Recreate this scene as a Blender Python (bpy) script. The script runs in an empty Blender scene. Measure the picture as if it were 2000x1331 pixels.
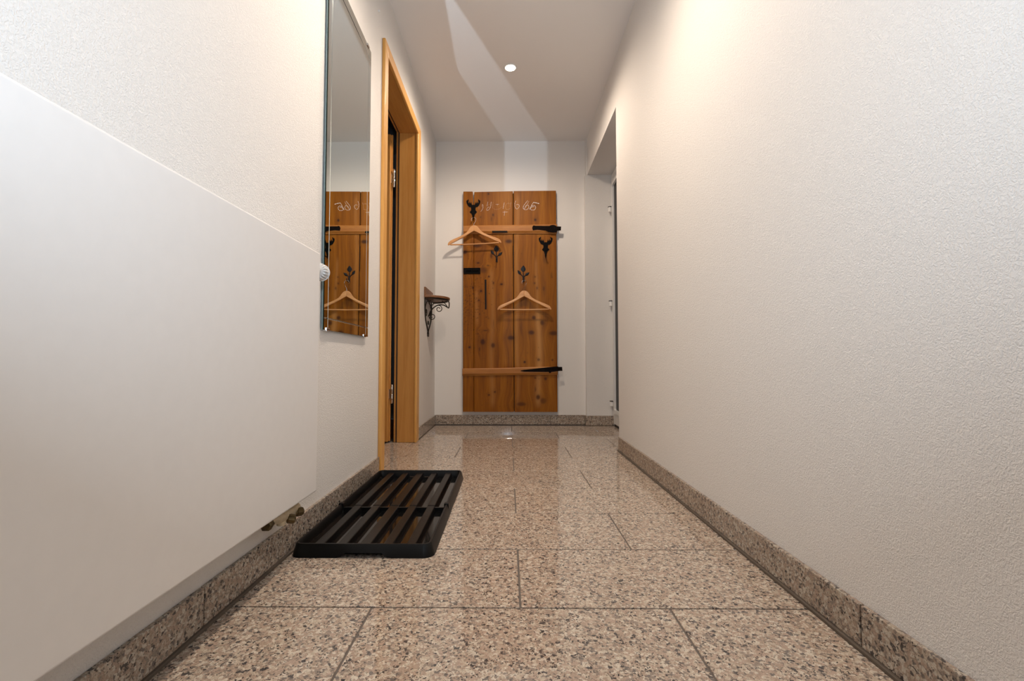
import bpy, bmesh, math, random
import numpy as np
from mathutils import Vector, Matrix

random.seed(7)
np.random.seed(7)
SC = bpy.context.scene
COL = SC.collection

# ------------------------------------------------------------------ camera
F, PPX, PPY, CAMH = 917.0, 985.0, 665.5, 0.52
YAW, PITCH = 0.0087, math.atan(39.0 / 917.0)
FW = Vector((-math.sin(YAW) * math.cos(PITCH), math.cos(YAW) * math.cos(PITCH), math.sin(PITCH)))
RT = Vector((math.cos(YAW), math.sin(YAW), 0.0))
UP = RT.cross(FW)
CAM = Vector((0, 0, CAMH))
cam_data = bpy.data.cameras.new('camera')
cam_data.sensor_width = 36.0
cam_data.lens = 36.0 * F / 2000.0
cam_data.shift_x = (1000.0 - PPX) / 2000.0
cam_data.clip_start = 0.02
cam = bpy.data.objects.new('camera', cam_data)
COL.objects.link(cam)
m = Matrix((RT, UP, -FW)).transposed().to_4x4()
m.translation = CAM
cam.matrix_world = m
SC.camera = cam

# ------------------------------------------------------------------ world, lights, exposure
world = bpy.data.worlds.new('world')
SC.world = world
world.use_nodes = True
world.node_tree.nodes['Background'].inputs[0].default_value = (0.02, 0.025, 0.03, 1)
world.node_tree.nodes['Background'].inputs[1].default_value = 1.0
SC.view_settings.view_transform = 'Standard'
SC.view_settings.look = 'None'
SC.view_settings.gamma = 1.0
SC.view_settings.use_curve_mapping = False
SC.view_settings.exposure = 0.06
SC.cycles.use_denoising = True
SC.cycles.max_bounces = 7
SC.cycles.diffuse_bounces = 4
SC.cycles.glossy_bounces = 4
SC.cycles.adaptive_threshold = 0.02
SC.cycles.blur_glossy = 0.04
SC.cycles.sample_clamp_indirect = 6.0

LAMP_W = 51.0            # each recessed spot
LAMP_COL = (1.0, 0.815, 0.65)
FLASH_W = 11.0            # the flash on the photographer's camera, just above the lens
FLASH_COL = (0.72, 0.86, 1.0)

def area_light(name, loc, target, sx, sy, power, col):
    l = bpy.data.lights.new(name, 'AREA')
    l.shape = 'RECTANGLE'; l.size = sx; l.size_y = sy; l.energy = power; l.color = col
    o = bpy.data.objects.new(name, l)
    COL.objects.link(o)
    o.location = loc
    o.rotation_euler = (Vector(target) - Vector(loc)).to_track_quat('-Z', 'Y').to_euler()
    return o
area_light('camera_flash', (-0.01, 0.0, 0.76), (-0.01, 0.58, 1.575), 0.08, 0.06, FLASH_W, FLASH_COL)

# The wall mirror throws the flash on to the ceiling and the end wall. A path tracer does not find that
# small-source mirror caustic, so the mirror's own reflected beam is a light standing on the mirror face:
# it sends light exactly where the ray from the flash's mirror image through the mirror's outline goes.
def mirror_beam(loc, img, mx, y0, y1, z0, z1, yb, zc, power, col):
    l = bpy.data.lights.new('mirror_beam', 'POINT'); l.energy = power; l.color = col; l.shadow_soft_size = 0.0
    l.use_nodes = True
    nt = l.node_tree; nt.nodes.clear()
    out = nt.nodes.new('ShaderNodeOutputLight'); em = nt.nodes.new('ShaderNodeEmission'); tc = nt.nodes.new('ShaderNodeTexCoord')
    nt.links.new(em.outputs[0], out.inputs[0])
    def M(op, *a):
        n = nt.nodes.new('ShaderNodeMath'); n.operation = op
        for i, v in enumerate(a):
            if isinstance(v, (int, float)): n.inputs[i].default_value = v
            else: nt.links.new(v, n.inputs[i])
        return n.outputs[0]
    sep = nt.nodes.new('ShaderNodeSeparateXYZ'); nt.links.new(tc.outputs['Normal'], sep.inputs[0])
    dx, dy, dz = (M('MULTIPLY', sep.outputs[i], BEAM_SIGN) for i in range(3))
    t = M('MINIMUM', M('DIVIDE', zc - loc[2], M('MAXIMUM', dz, 1e-4)), M('DIVIDE', yb - loc[1], M('MAXIMUM', dy, 1e-4)))
    q = [M('MULTIPLY_ADD', d, t, p) for d, p in zip((dx, dy, dz), loc)]
    s_ = M('DIVIDE', mx - img[0], M('MAXIMUM', M('SUBTRACT', q[0], img[0]), 1e-3))
    ym = M('MULTIPLY_ADD', s_, M('SUBTRACT', q[1], img[1]), img[1]); zm = M('MULTIPLY_ADD', s_, M('SUBTRACT', q[2], img[2]), img[2])
    def edge(v, a, b, w):
        n = nt.nodes.new('ShaderNodeMapRange'); n.interpolation_type = 'SMOOTHSTEP'
        n.inputs[1].default_value = a - w; n.inputs[2].default_value = a + w
        nt.links.new(v, n.inputs[0])
        k = nt.nodes.new('ShaderNodeMapRange'); k.interpolation_type = 'SMOOTHSTEP'
        k.inputs[1].default_value = b - w; k.inputs[2].default_value = b + w; k.inputs[3].default_value = 1.0; k.inputs[4].default_value = 0.0
        nt.links.new(v, k.inputs[0])
        return M('MULTIPLY', n.outputs[0], k.outputs[0])
    mask = M('MULTIPLY', edge(ym, y0, y1, 0.018), edge(zm, z0, z1, 0.012))
    mask = M('MULTIPLY', mask, M('MULTIPLY', M('GREATER_THAN', dx, 0.0), M('GREATER_THAN', dy, 0.0)))
    # inverse-square fall-off counted from the mirror image, not from the mirror face
    def dist2(c):
        r = [M('SUBTRACT', a, b) for a, b in zip(q, c)]
        return M('ADD', M('MULTIPLY', r[0], r[0]), M('ADD', M('MULTIPLY', r[1], r[1]), M('MULTIPLY', r[2], r[2])))
    nt.links.new(M('MULTIPLY', mask, M('DIVIDE', dist2(loc), dist2(img))), em.inputs['Strength'])
    o = bpy.data.objects.new('mirror_beam', l); COL.objects.link(o); o.location = loc
BEAM_SIGN = 1.0
mirror_beam((-0.575, 1.72, 1.50), (-1.16, 0.0, 0.76), -0.585, 1.480, 1.946, 0.618, 1.835, 3.814, 2.334, 95.0, FLASH_COL)

# ------------------------------------------------------------------ unproject measured points
def ray(u, v):
    return FW + RT * ((u - PPX) / F) - UP * ((v - PPY) / F)
def at_y(u, v, y):
    d = ray(u, v); return CAM + d * ((y - CAM.y) / d.y)
def at_x(u, v, x):
    d = ray(u, v); return CAM + d * ((x - CAM.x) / d.x)

# ------------------------------------------------------------------ room constants (metres)
XL, XR, YB, ZC = -0.598, 0.641, 3.814, 2.334
Y0 = -1.25               # wall behind the camera
BL, BR = -0.588, 0.631   # faces of the skirting tiles
BH = 0.081

# ------------------------------------------------------------------ material helpers
MATS = {}
def new_mat(name):
    mt = bpy.data.materials.new(name)
    mt.use_nodes = True
    nt = mt.node_tree
    bs = nt.nodes['Principled BSDF']
    MATS[name] = mt
    return mt, nt, bs
def srgb(r, g, b):
    f = lambda c: (c / 255) / 12.92 if c / 255 <= 0.04045 else (((c / 255) + 0.055) / 1.055) ** 2.4
    return (f(r), f(g), f(b), 1)
def node(nt, typ, **kw):
    n = nt.nodes.new(typ)
    for k, v in kw.items():
        setattr(n, k, v)
    return n
def ramp(nt, stops, interp='LINEAR'):
    n = node(nt, 'ShaderNodeValToRGB')
    cr = n.color_ramp
    cr.interpolation = interp
    while len(cr.elements) < len(stops):
        cr.elements.new(0.5)
    for e, (p, c) in zip(cr.elements, stops):
        e.position = p; e.color = c
    return n
def plain(name, col, rough=0.5, metal=0.0, noise=0.0, nscale=40, bump=0.0, coat=0.0, spec=0.5):
    mt, nt, bs = new_mat(name)
    bs.inputs['Roughness'].default_value = rough
    bs.inputs['Metallic'].default_value = metal
    bs.inputs['Coat Weight'].default_value = coat
    bs.inputs['Specular IOR Level'].default_value = spec
    tc = node(nt, 'ShaderNodeTexCoord')
    nz = node(nt, 'ShaderNodeTexNoise'); nz.inputs['Scale'].default_value = nscale; nz.inputs['Detail'].default_value = 4
    nt.links.new(tc.outputs['Object'], nz.inputs['Vector'])
    lo = tuple(c * (1 - noise) for c in col[:3]) + (1,); hi = tuple(min(1, c * (1 + noise)) for c in col[:3]) + (1,)
    rp = ramp(nt, [(0.3, lo), (0.7, hi)])
    nt.links.new(nz.outputs['Fac'], rp.inputs['Fac'])
    nt.links.new(rp.outputs['Color'], bs.inputs['Base Color'])
    if bump:
        b = node(nt, 'ShaderNodeBump'); b.inputs['Strength'].default_value = bump; b.inputs['Distance'].default_value = 0.002
        nt.links.new(nz.outputs['Fac'], b.inputs['Height']); nt.links.new(b.outputs['Normal'], bs.inputs['Normal'])
    return mt

def plaster(name, col, scale, strength, dist, rough=0.75):
    mt, nt, bs = new_mat(name)
    bs.inputs['Roughness'].default_value = rough
    bs.inputs['Base Color'].default_value = col
    bs.inputs['Specular IOR Level'].default_value = 0.3
    geo = node(nt, 'ShaderNodeNewGeometry')
    n1 = node(nt, 'ShaderNodeTexNoise'); n1.inputs['Scale'].default_value = scale; n1.inputs['Detail'].default_value = 2.5
    n1.inputs['Distortion'].default_value = 1.4
    n2 = node(nt, 'ShaderNodeTexNoise'); n2.inputs['Scale'].default_value = scale * 0.22; n2.inputs['Detail'].default_value = 1.5
    nt.links.new(geo.outputs['Position'], n1.inputs['Vector']); nt.links.new(geo.outputs['Position'], n2.inputs['Vector'])
    rp = ramp(nt, [(0.38, (0, 0, 0, 1)), (0.62, (1, 1, 1, 1))])
    nt.links.new(n1.outputs['Fac'], rp.inputs['Fac'])
    mx = node(nt, 'ShaderNodeMath', operation='MULTIPLY_ADD'); mx.inputs[1].default_value = 0.35
    nt.links.new(n2.outputs['Fac'], mx.inputs[0]); nt.links.new(rp.outputs['Color'], mx.inputs[2])
    b = node(nt, 'ShaderNodeBump'); b.inputs['Strength'].default_value = strength; b.inputs['Distance'].default_value = dist
    nt.links.new(mx.outputs[0], b.inputs['Height']); nt.links.new(b.outputs['Normal'], bs.inputs['Normal'])
    return mt

def granite(name, rough, gain=1.0):
    mt, nt, bs = new_mat(name)
    bs.inputs['Roughness'].default_value = rough
    bs.inputs['IOR'].default_value = 1.5
    tc = node(nt, 'ShaderNodeTexCoord'); oi = node(nt, 'ShaderNodeObjectInfo')
    mul = node(nt, 'ShaderNodeMath', operation='MULTIPLY'); mul.inputs[1].default_value = 37.0
    nt.links.new(oi.outputs['Random'], mul.inputs[0])
    add = node(nt, 'ShaderNodeVectorMath', operation='ADD')
    nt.links.new(tc.outputs['Object'], add.inputs[0]); nt.links.new(mul.outputs[0], add.inputs[1])
    nz = node(nt, 'ShaderNodeTexNoise'); nz.inputs['Scale'].default_value = 170; nz.inputs['Detail'].default_value = 2
    nt.links.new(add.outputs[0], nz.inputs['Vector'])
    sc = node(nt, 'ShaderNodeVectorMath', operation='SCALE'); sc.inputs['Scale'].default_value = 0.009
    nt.links.new(nz.outputs['Color'], sc.inputs[0])
    ad2 = node(nt, 'ShaderNodeVectorMath', operation='ADD')
    nt.links.new(add.outputs[0], ad2.inputs[0]); nt.links.new(sc.outputs[0], ad2.inputs[1])
    g = lambda r, gg, b: tuple(min(1, c * gain * t) for c, t in zip(srgb(r, gg, b)[:3], (1.0, 1.05, 1.13))) + (1,)
    v1 = node(nt, 'ShaderNodeTexVoronoi'); v1.inputs['Scale'].default_value = 185
    nt.links.new(ad2.outputs[0], v1.inputs['Vector'])
    s1 = node(nt, 'ShaderNodeSeparateColor'); nt.links.new(v1.outputs['Color'], s1.inputs[0])
    r1 = ramp(nt, [(0.0, g(214, 200, 180)), (0.16, g(198, 180, 158)), (0.38, g(184, 160, 140)), (0.60, g(176, 154, 134)),
                   (0.78, g(154, 138, 124)), (0.90, g(122, 112, 104)), (0.955, g(84, 78, 75))], 'CONSTANT')
    nt.links.new(s1.outputs[0], r1.inputs['Fac'])
    v2 = node(nt, 'ShaderNodeTexVoronoi'); v2.inputs['Scale'].default_value = 380
    nt.links.new(ad2.outputs[0], v2.inputs['Vector'])
    s2 = node(nt, 'ShaderNodeSeparateColor'); nt.links.new(v2.outputs['Color'], s2.inputs[0])
    r2 = ramp(nt, [(0.0, (0, 0, 0, 1)), (0.86, (1, 1, 1, 1))], 'CONSTANT')
    nt.links.new(s2.outputs[1], r2.inputs['Fac'])
    # dark mica comes in clusters
    n3 = node(nt, 'ShaderNodeTexNoise'); n3.inputs['Scale'].default_value = 45; n3.inputs['Detail'].default_value = 2
    nt.links.new(add.outputs[0], n3.inputs['Vector'])
    r3 = ramp(nt, [(0.40, (0.15, 0.15, 0.15, 1)), (0.58, (1, 1, 1, 1))])
    nt.links.new(n3.outputs['Fac'], r3.inputs['Fac'])
    mm = node(nt, 'ShaderNodeMath', operation='MULTIPLY')
    nt.links.new(r2.outputs['Color'], mm.inputs[0]); nt.links.new(r3.outputs['Color'], mm.inputs[1])
    mx = node(nt, 'ShaderNodeMix', data_type='RGBA')
    nt.links.new(mm.outputs[0], mx.inputs['Factor']); nt.links.new(r1.outputs['Color'], mx.inputs[6])
    mx.inputs[7].default_value = g(62, 57, 55)
    # fine mottling
    n4 = node(nt, 'ShaderNodeTexNoise'); n4.inputs['Scale'].default_value = 420; n4.inputs['Detail'].default_value = 3
    nt.links.new(add.outputs[0], n4.inputs['Vector'])
    r4 = ramp(nt, [(0.3, (0.72, 0.72, 0.72, 1)), (0.7, (1.18, 1.18, 1.18, 1))])
    nt.links.new(n4.outputs['Fac'], r4.inputs['Fac'])
    m2 = node(nt, 'ShaderNodeMix', data_type='RGBA', blend_type='MULTIPLY'); m2.inputs['Factor'].default_value = 1.0
    nt.links.new(mx.outputs[2], m2.inputs[6]); nt.links.new(r4.outputs['Color'], m2.inputs[7])
    nt.links.new(m2.outputs[2], bs.inputs['Base Color'])
    return mt

def wood(name, dark, light, axis, scale=14.0, stretch=0.06, rough=0.45, coat=0.0, contrast=(0.3, 0.7)):
    """straight grained wood, grain runs along axis (0,1,2) in object space"""
    mt, nt, bs = new_mat(name)
    bs.inputs['Roughness'].default_value = rough
    bs.inputs['Coat Weight'].default_value = coat
    tc = node(nt, 'ShaderNodeTexCoord'); oi = node(nt, 'ShaderNodeObjectInfo')
    mul = node(nt, 'ShaderNodeMath', operation='MULTIPLY'); mul.inputs[1].default_value = 19.0
    nt.links.new(oi.outputs['Random'], mul.inputs[0])
    add = node(nt, 'ShaderNodeVectorMath', operation='ADD')
    nt.links.new(tc.outputs['Object'], add.inputs[0]); nt.links.new(mul.outputs[0], add.inputs[1])
    mp = node(nt, 'ShaderNodeMapping')
    s = [scale, scale, scale]; s[axis] = scale * stretch
    mp.inputs['Scale'].default_value = s
    nt.links.new(add.outputs[0], mp.inputs['Vector'])
    n1 = node(nt, 'ShaderNodeTexNoise'); n1.inputs['Scale'].default_value = 3.0; n1.inputs['Detail'].default_value = 6; n1.inputs['Distortion'].default_value = 0.6
    nt.links.new(mp.outputs[0], n1.inputs['Vector'])
    n2 = node(nt, 'ShaderNodeTexNoise'); n2.inputs['Scale'].default_value = 22.0; n2.inputs['Detail'].default_value = 3
    nt.links.new(mp.outputs[0], n2.inputs['Vector'])
    ma = node(nt, 'ShaderNodeMath', operation='MULTIPLY_ADD'); ma.inputs[1].default_value = 0.3
    nt.links.new(n2.outputs['Fac'], ma.inputs[0])
    m7 = node(nt, 'ShaderNodeMath', operation='MULTIPLY'); m7.inputs[1].default_value = 0.7
    nt.links.new(n1.outputs['Fac'], m7.inputs[0]); nt.links.new(m7.outputs[0], ma.inputs[2])
    rp = ramp(nt, [(contrast[0], dark), (contrast[1], light)])
    nt.links.new(ma.outputs[0], rp.inputs['Fac']); nt.links.new(rp.outputs['Color'], bs.inputs['Base Color'])
    return mt

plaster('wall_paint', (0.80, 0.785, 0.765, 1), 190, 0.42, 0.0022)
plaster('ceiling_paint', (0.84, 0.825, 0.81, 1), 260, 0.06, 0.001)
plaster('reveal_paint', (0.80, 0.785, 0.765, 1), 260, 0.05, 0.001)
granite('granite_floor', 0.055, 1.03)
granite('granite_skirting_shaded', 0.08, 0.78)  # same granite as the floor, shade low on the walls put into its colour
plain('grout', srgb(108, 100, 94), 0.85, noise=0.08, nscale=120)
plain('sealant', srgb(92, 82, 72), 0.6, noise=0.05)
plain('radiator_enamel', (0.80, 0.79, 0.78, 1), 0.32, noise=0.01)
plain('radiator_inner', (0.62, 0.61, 0.60, 1), 0.45, noise=0.02)
plain('white_plastic', (0.80, 0.80, 0.79, 1), 0.3, noise=0.01)
plain('frame_plastic', (0.74, 0.74, 0.73, 1), 0.35, noise=0.01)
plain('chrome', (0.75, 0.75, 0.75, 1), 0.15, 1.0, noise=0.03)
plain('nickel', srgb(206, 192, 164), 0.35, 0.35, noise=0.1, nscale=90)
plain('dark_brass', srgb(96, 82, 56), 0.35, 0.8, noise=0.15, nscale=90)
plain('black_iron', (0.0045, 0.004, 0.004, 1), 0.5, 0.0, noise=0.3, nscale=120, bump=0.15, spec=0.05)
plain('rusty_iron', (0.007, 0.0045, 0.004, 1), 0.65, 0.0, noise=0.4, nscale=150, bump=0.3, spec=0.05)
plain('blue_iron', (0.014, 0.015, 0.018, 1), 0.45, 0.0, noise=0.4, nscale=60, bump=0.1, spec=0.15)
plain('bronze_iron', (0.022, 0.017, 0.010, 1), 0.5, 0.2, noise=0.4, nscale=150, bump=0.2)
plain('black_plastic', (0.005, 0.0048, 0.0048, 1), 0.34, noise=0.1, spec=0.22)
plain('black_plastic_gloss', (0.005, 0.005, 0.005, 1), 0.06, noise=0.1)
plain('black_glass', (0.003, 0.003, 0.0035, 1), 0.3, noise=0.0, spec=0.1)
plain('rubber_seal', (0.02, 0.018, 0.016, 1), 0.6, noise=0.1)
plain('chalk', (0.72, 0.66, 0.60, 1), 0.95, noise=0.35, nscale=220)
plain('chalk_faint', srgb(176, 138, 100), 0.95, noise=0.3, nscale=220)
plain('dark_gap', (0.006, 0.004, 0.003, 1), 0.9, noise=0.1)
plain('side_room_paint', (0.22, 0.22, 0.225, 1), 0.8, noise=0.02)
wood('casing_wood_z', srgb(206, 146, 70), srgb(234, 182, 104), 2, 10, 0.05, 0.38)
wood('casing_wood_y', srgb(206, 146, 70), srgb(234, 182, 104), 1, 10, 0.05, 0.38)
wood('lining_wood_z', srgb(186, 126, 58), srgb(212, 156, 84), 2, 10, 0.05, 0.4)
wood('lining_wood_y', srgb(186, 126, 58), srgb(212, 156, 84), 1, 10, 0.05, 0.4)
wood('batten_wood', srgb(146, 86, 24), srgb(190, 128, 54), 0, 12, 0.08, 0.5)
wood('hanger_wood', srgb(192, 134, 80), srgb(220, 166, 110), 0, 14, 0.1, 0.42)
wood('shelf_wood', srgb(96, 62, 38), srgb(150, 104, 66), 1, 16, 0.1, 0.5)
wood('parquet_wood', srgb(150, 74, 24), srgb(190, 104, 40), 0, 10, 0.1, 0.35)

# mirror silver with the faint green of float glass
mt, nt, bs = new_mat('mirror_silver')
bs.inputs['Base Color'].default_value = (0.80, 0.84, 0.80, 1); bs.inputs['Metallic'].default_value = 1.0
bs.inputs['Roughness'].default_value = 0.0
mt, nt, bs = new_mat('glass_edge')
bs.inputs['Base Color'].default_value = srgb(158, 184, 190); bs.inputs['Roughness'].default_value = 0.12
mt, nt, bs = new_mat('mirror_coating')
bs.inputs['Base Color'].default_value = srgb(20, 48, 44); bs.inputs['Roughness'].default_value = 0.3
mt, nt, bs = new_mat('groove_glass')
bs.inputs['Base Color'].default_value = (0.62, 0.68, 0.66, 1); bs.inputs['Metallic'].default_value = 1.0; bs.inputs['Roughness'].default_value = 0.12
mt, nt, bs = new_mat('lamp_lens')
bs.inputs['Base Color'].default_value = (0.9, 0.9, 0.88, 1)
bs.inputs['Emission Color'].default_value = (1.0, 0.86, 0.62, 1); bs.inputs['Emission Strength'].default_value = 30.0

# old pine of the plank door: knots, worm holes and sapwood come in as mesh attributes
mt, nt, bs = new_mat('old_pine')
bs.inputs['Roughness'].default_value = 0.5
bs.inputs['Specular IOR Level'].default_value = 0.22
gr = node(nt, 'ShaderNodeAttribute'); gr.attribute_name = 'grain'
kn = node(nt, 'ShaderNodeAttribute'); kn.attribute_name = 'knots'
mp = node(nt, 'ShaderNodeMapping'); mp.inputs['Scale'].default_value = (1.0, 1.0, 0.035)
nt.links.new(gr.outputs['Vector'], mp.inputs['Vector'])
n1 = node(nt, 'ShaderNodeTexNoise'); n1.inputs['Scale'].default_value = 26; n1.inputs['Detail'].default_value = 5; n1.inputs['Distortion'].default_value = 0.3
n2 = node(nt, 'ShaderNodeTexNoise'); n2.inputs['Scale'].default_value = 130; n2.inputs['Detail'].default_value = 3
nt.links.new(mp.outputs[0], n1.inputs['Vector']); nt.links.new(mp.outputs[0], n2.inputs['Vector'])
ma = node(nt, 'ShaderNodeMath', operation='MULTIPLY_ADD'); ma.inputs[1].default_value = 0.45
m6 = node(nt, 'ShaderNodeMath', operation='MULTIPLY'); m6.inputs[1].default_value = 0.6
nt.links.new(n1.outputs['Fac'], m6.inputs[0]); nt.links.new(n2.outputs['Fac'], ma.inputs[0]); nt.links.new(m6.outputs[0], ma.inputs[2])
rp = ramp(nt, [(0.34, srgb(112, 60, 1)), (0.52, srgb(137, 80, 5)), (0.70, srgb(157, 98, 16))])
nt.links.new(ma.outputs[0], rp.inputs['Fac'])
sp = node(nt, 'ShaderNodeSeparateColor'); nt.links.new(kn.outputs['Color'], sp.inputs[0])
x1 = node(nt, 'ShaderNodeMix', data_type='RGBA'); x1.inputs[7].default_value = srgb(196, 142, 82)
nt.links.new(sp.outputs[2], x1.inputs['Factor']); nt.links.new(rp.outputs['Color'], x1.inputs[6])
x2 = node(nt, 'ShaderNodeMix', data_type='RGBA'); x2.inputs[7].default_value = srgb(58, 27, 8)
nt.links.new(sp.outputs[0], x2.inputs['Factor']); nt.links.new(x1.outputs[2], x2.inputs[6])
x3 = node(nt, 'ShaderNodeMix', data_type='RGBA'); x3.inputs[7].default_value = srgb(40, 18, 8)
nt.links.new(sp.outputs[1], x3.inputs['Factor']); nt.links.new(x2.outputs[2], x3.inputs[6])
nt.links.new(x3.outputs[2], bs.inputs['Base Color'])

# ------------------------------------------------------------------ mesh helpers
class MB:
    def __init__(s):
        s.v = []; s.f = []; s.m = []; s.mi = 0
    def add(s, vs, fs):
        o = len(s.v)
        s.v += [tuple(p) for p in vs]
        s.f += [tuple(i + o for i in f) for f in fs]
        s.m += [s.mi] * len(fs)
        return s
    def box(s, x0, x1, y0, y1, z0, z1):
        return s.add([(x0, y0, z0), (x1, y0, z0), (x1, y1, z0), (x0, y1, z0), (x0, y0, z1), (x1, y0, z1), (x1, y1, z1), (x0, y1, z1)],
                     [(0, 3, 2, 1), (4, 5, 6, 7), (0, 1, 5, 4), (1, 2, 6, 5), (2, 3, 7, 6), (3, 0, 4, 7)])
    def tube(s, pts, r, n=8, closed=False):
        P = [Vector(p) for p in pts]
        N = len(P)
        rs = r if isinstance(r, (list, tuple)) else [r] * N
        T = []
        for i in range(N):
            a = P[(i - 1) % N] if (closed or i > 0) else P[i]
            b = P[(i + 1) % N] if (closed or i < N - 1) else P[i]
            T.append((b - a).normalized())
        up = Vector((0, 0, 1)) if abs(T[0].z) < 0.9 else Vector((1, 0, 0))
        nx = T[0].cross(up).normalized()
        vs = []
        for i in range(N):
            nx = (nx - T[i] * nx.dot(T[i])).normalized()
            ny = T[i].cross(nx)
            for k in range(n):
                a = 2 * math.pi * k / n
                vs.append(P[i] + (nx * math.cos(a) + ny * math.sin(a)) * rs[i])
        fs = []
        for i in range(N if closed else N - 1):
            for k in range(n):
                a, b = i * n + k, i * n + (k + 1) % n
                c, d = ((i + 1) % N) * n + (k + 1) % n, ((i + 1) % N) * n + k
                fs.append((a, b, c, d))
        if not closed:
            fs.append(tuple(range(n))[::-1]); fs.append(tuple((N - 1) * n + k for k in range(n)))
        return s.add(vs, fs)
    def lathe(s, prof, origin, axis, n=24, flute=0.0, nfl=0):
        """prof: list of (radius, distance along axis)"""
        ax = Vector(axis).normalized()
        up = Vector((0, 0, 1)) if abs(ax.z) < 0.9 else Vector((1, 0, 0))
        ex = ax.cross(up).normalized(); ey = ax.cross(ex)
        O = Vector(origin); vs = []; fs = []
        for (r, h) in prof:
            for k in range(n):
                a = 2 * math.pi * k / n
                rr = r * (1 - (flute if (nfl and (k % 2)) else 0))
                vs.append(O + ax * h + (ex * math.cos(a) + ey * math.sin(a)) * rr)
        for i in range(len(prof) - 1):
            for k in range(n):
                fs.append((i * n + k, i * n + (k + 1) % n, (i + 1) * n + (k + 1) % n, (i + 1) * n + k))
        fs.append(tuple(range(n))[::-1]); fs.append(tuple((len(prof) - 1) * n + k for k in range(n)))
        return s.add(vs, fs)
    def prism(s, poly, fn, d0, d1):
        """poly: 2D outline; fn(a, b, d) -> 3D point; extruded from d0 to d1"""
        n = len(poly)
        vs = [fn(a, b, d0) for a, b in poly] + [fn(a, b, d1) for a, b in poly]
        fs = [tuple(range(n)), tuple(range(2 * n - 1, n - 1, -1))]
        fs += [(i, (i + 1) % n, n + (i + 1) % n, n + i)[::-1] for i in range(n)]
        return s.add(vs, fs)
    def obj(s, name, mats, parent=None, origin=None, bevel=0.0, smooth=False, seg=2):
        o = Vector(origin) if origin is not None else Vector((0, 0, 0))
        me = bpy.data.meshes.new(name)
        me.from_pydata([tuple(Vector(p) - o) for p in s.v], [], s.f)
        for mn in (mats if isinstance(mats, (list, tuple)) else [mats]):
            me.materials.append(MATS[mn])
        me.polygons.foreach_set('material_index', s.m)
        bm = bmesh.new(); bm.from_mesh(me)
        bmesh.ops.recalc_face_normals(bm, faces=bm.faces)
        bm.to_mesh(me); bm.free()
        ob = bpy.data.objects.new(name, me)
        COL.objects.link(ob)
        if parent is not None:
            ob.parent = parent
            ob.location = o - world_loc(parent)
        else:
            ob.location = o
        if bevel:
            b = ob.modifiers.new('bevel', 'BEVEL'); b.width = bevel; b.segments = seg; b.limit_method = 'ANGLE'; b.angle_limit = math.radians(35)
        if smooth:
            for p in me.polygons: p.use_smooth = True
            if hasattr(me, 'set_sharp_from_angle'):
                me.set_sharp_from_angle(angle=math.radians(40))
        return ob
def world_loc(o):
    l = Vector(o.location)
    while o.parent is not None:
        o = o.parent; l += Vector(o.location)
    return l
def tag(o, label=None, cat=None, group=None, kind=None):
    if label: o['label'] = label
    if cat: o['category'] = cat
    if group: o['group'] = group
    if kind: o['kind'] = kind
    return o
def empty(name, loc, parent=None):
    o = bpy.data.objects.new(name, None); COL.objects.link(o)
    o.empty_display_size = 0.05
    if parent is not None:
        o.parent = parent; o.location = Vector(loc) - world_loc(parent)
    else:
        o.location = loc
    return o
def copy_obj(o, loc, parent):
    c = o.copy(); COL.objects.link(c); c.parent = parent
    c.location = Vector(loc) - world_loc(parent)
    return c
def bez(pts, n=10):
    """smooth Catmull-Rom through points"""
    P = [Vector(p) for p in pts]
    P = [P[0] * 2 - P[1]] + P + [P[-1] * 2 - P[-2]]
    out = []
    for i in range(1, len(P) - 2):
        for k in range(n):
            t = k / n
            a, b, c, d = P[i - 1], P[i], P[i + 1], P[i + 2]
            out.append(0.5 * ((2 * b) + (c - a) * t + (2 * a - 5 * b + 4 * c - d) * t * t + (3 * b - a - 3 * c + d) * t ** 3))
    out.append(P[-2])
    return out

# ------------------------------------------------------------------ room shell
DY0, DY1, DZ = 2.222, 2.985, 1.995        # clear opening of the left doorway
WL0 = -0.730                              # far face of the left wall (side room)
OY0, OY1, OZ = 2.745, 3.768, 2.030        # niche of the entrance door in the right wall
w = MB()
w.box(WL0, XL, Y0, DY0 - 0.03, 0, ZC)
w.box(WL0, XL, DY1 + 0.03, YB, 0, ZC)
w.box(WL0, XL, DY0 - 0.03, DY1 + 0.03, DZ + 0.03, ZC)
tag(w.obj('wall_left', 'wall_paint'), 'white textured plaster wall with the radiator, the mirror and the doorway', 'wall', kind='structure')
w = MB()
w.box(XR, 1.0, Y0, OY0, 0, ZC)
w.box(XR, 1.0, OY0, OY1, OZ, ZC)
w.box(0.624, 1.0, OY1, YB, 0, OZ)
w.box(0.632, 1.0, OY1, YB, OZ, ZC)
tag(w.obj('wall_right', 'wall_paint'), 'long white textured plaster wall with a niche at its far end', 'wall', kind='structure')
tag(MB().box(WL0, 1.0, YB, YB + 0.12, 0, ZC).obj('wall_back', 'reveal_paint'), 'white end wall behind the plank door', 'wall', kind='structure')
tag(MB().box(WL0, 1.0, Y0 - 0.1, Y0, 0, ZC).obj('wall_front', 'wall_paint'), 'white wall closing the corridor at its near end', 'wall', kind='structure')
tag(MB().box(WL0, 1.0, Y0 - 0.1, YB + 0.12, ZC, ZC + 0.1).obj('ceiling', 'ceiling_paint'), 'smooth white corridor ceiling with a recessed lamp', 'ceiling', kind='structure')

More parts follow.
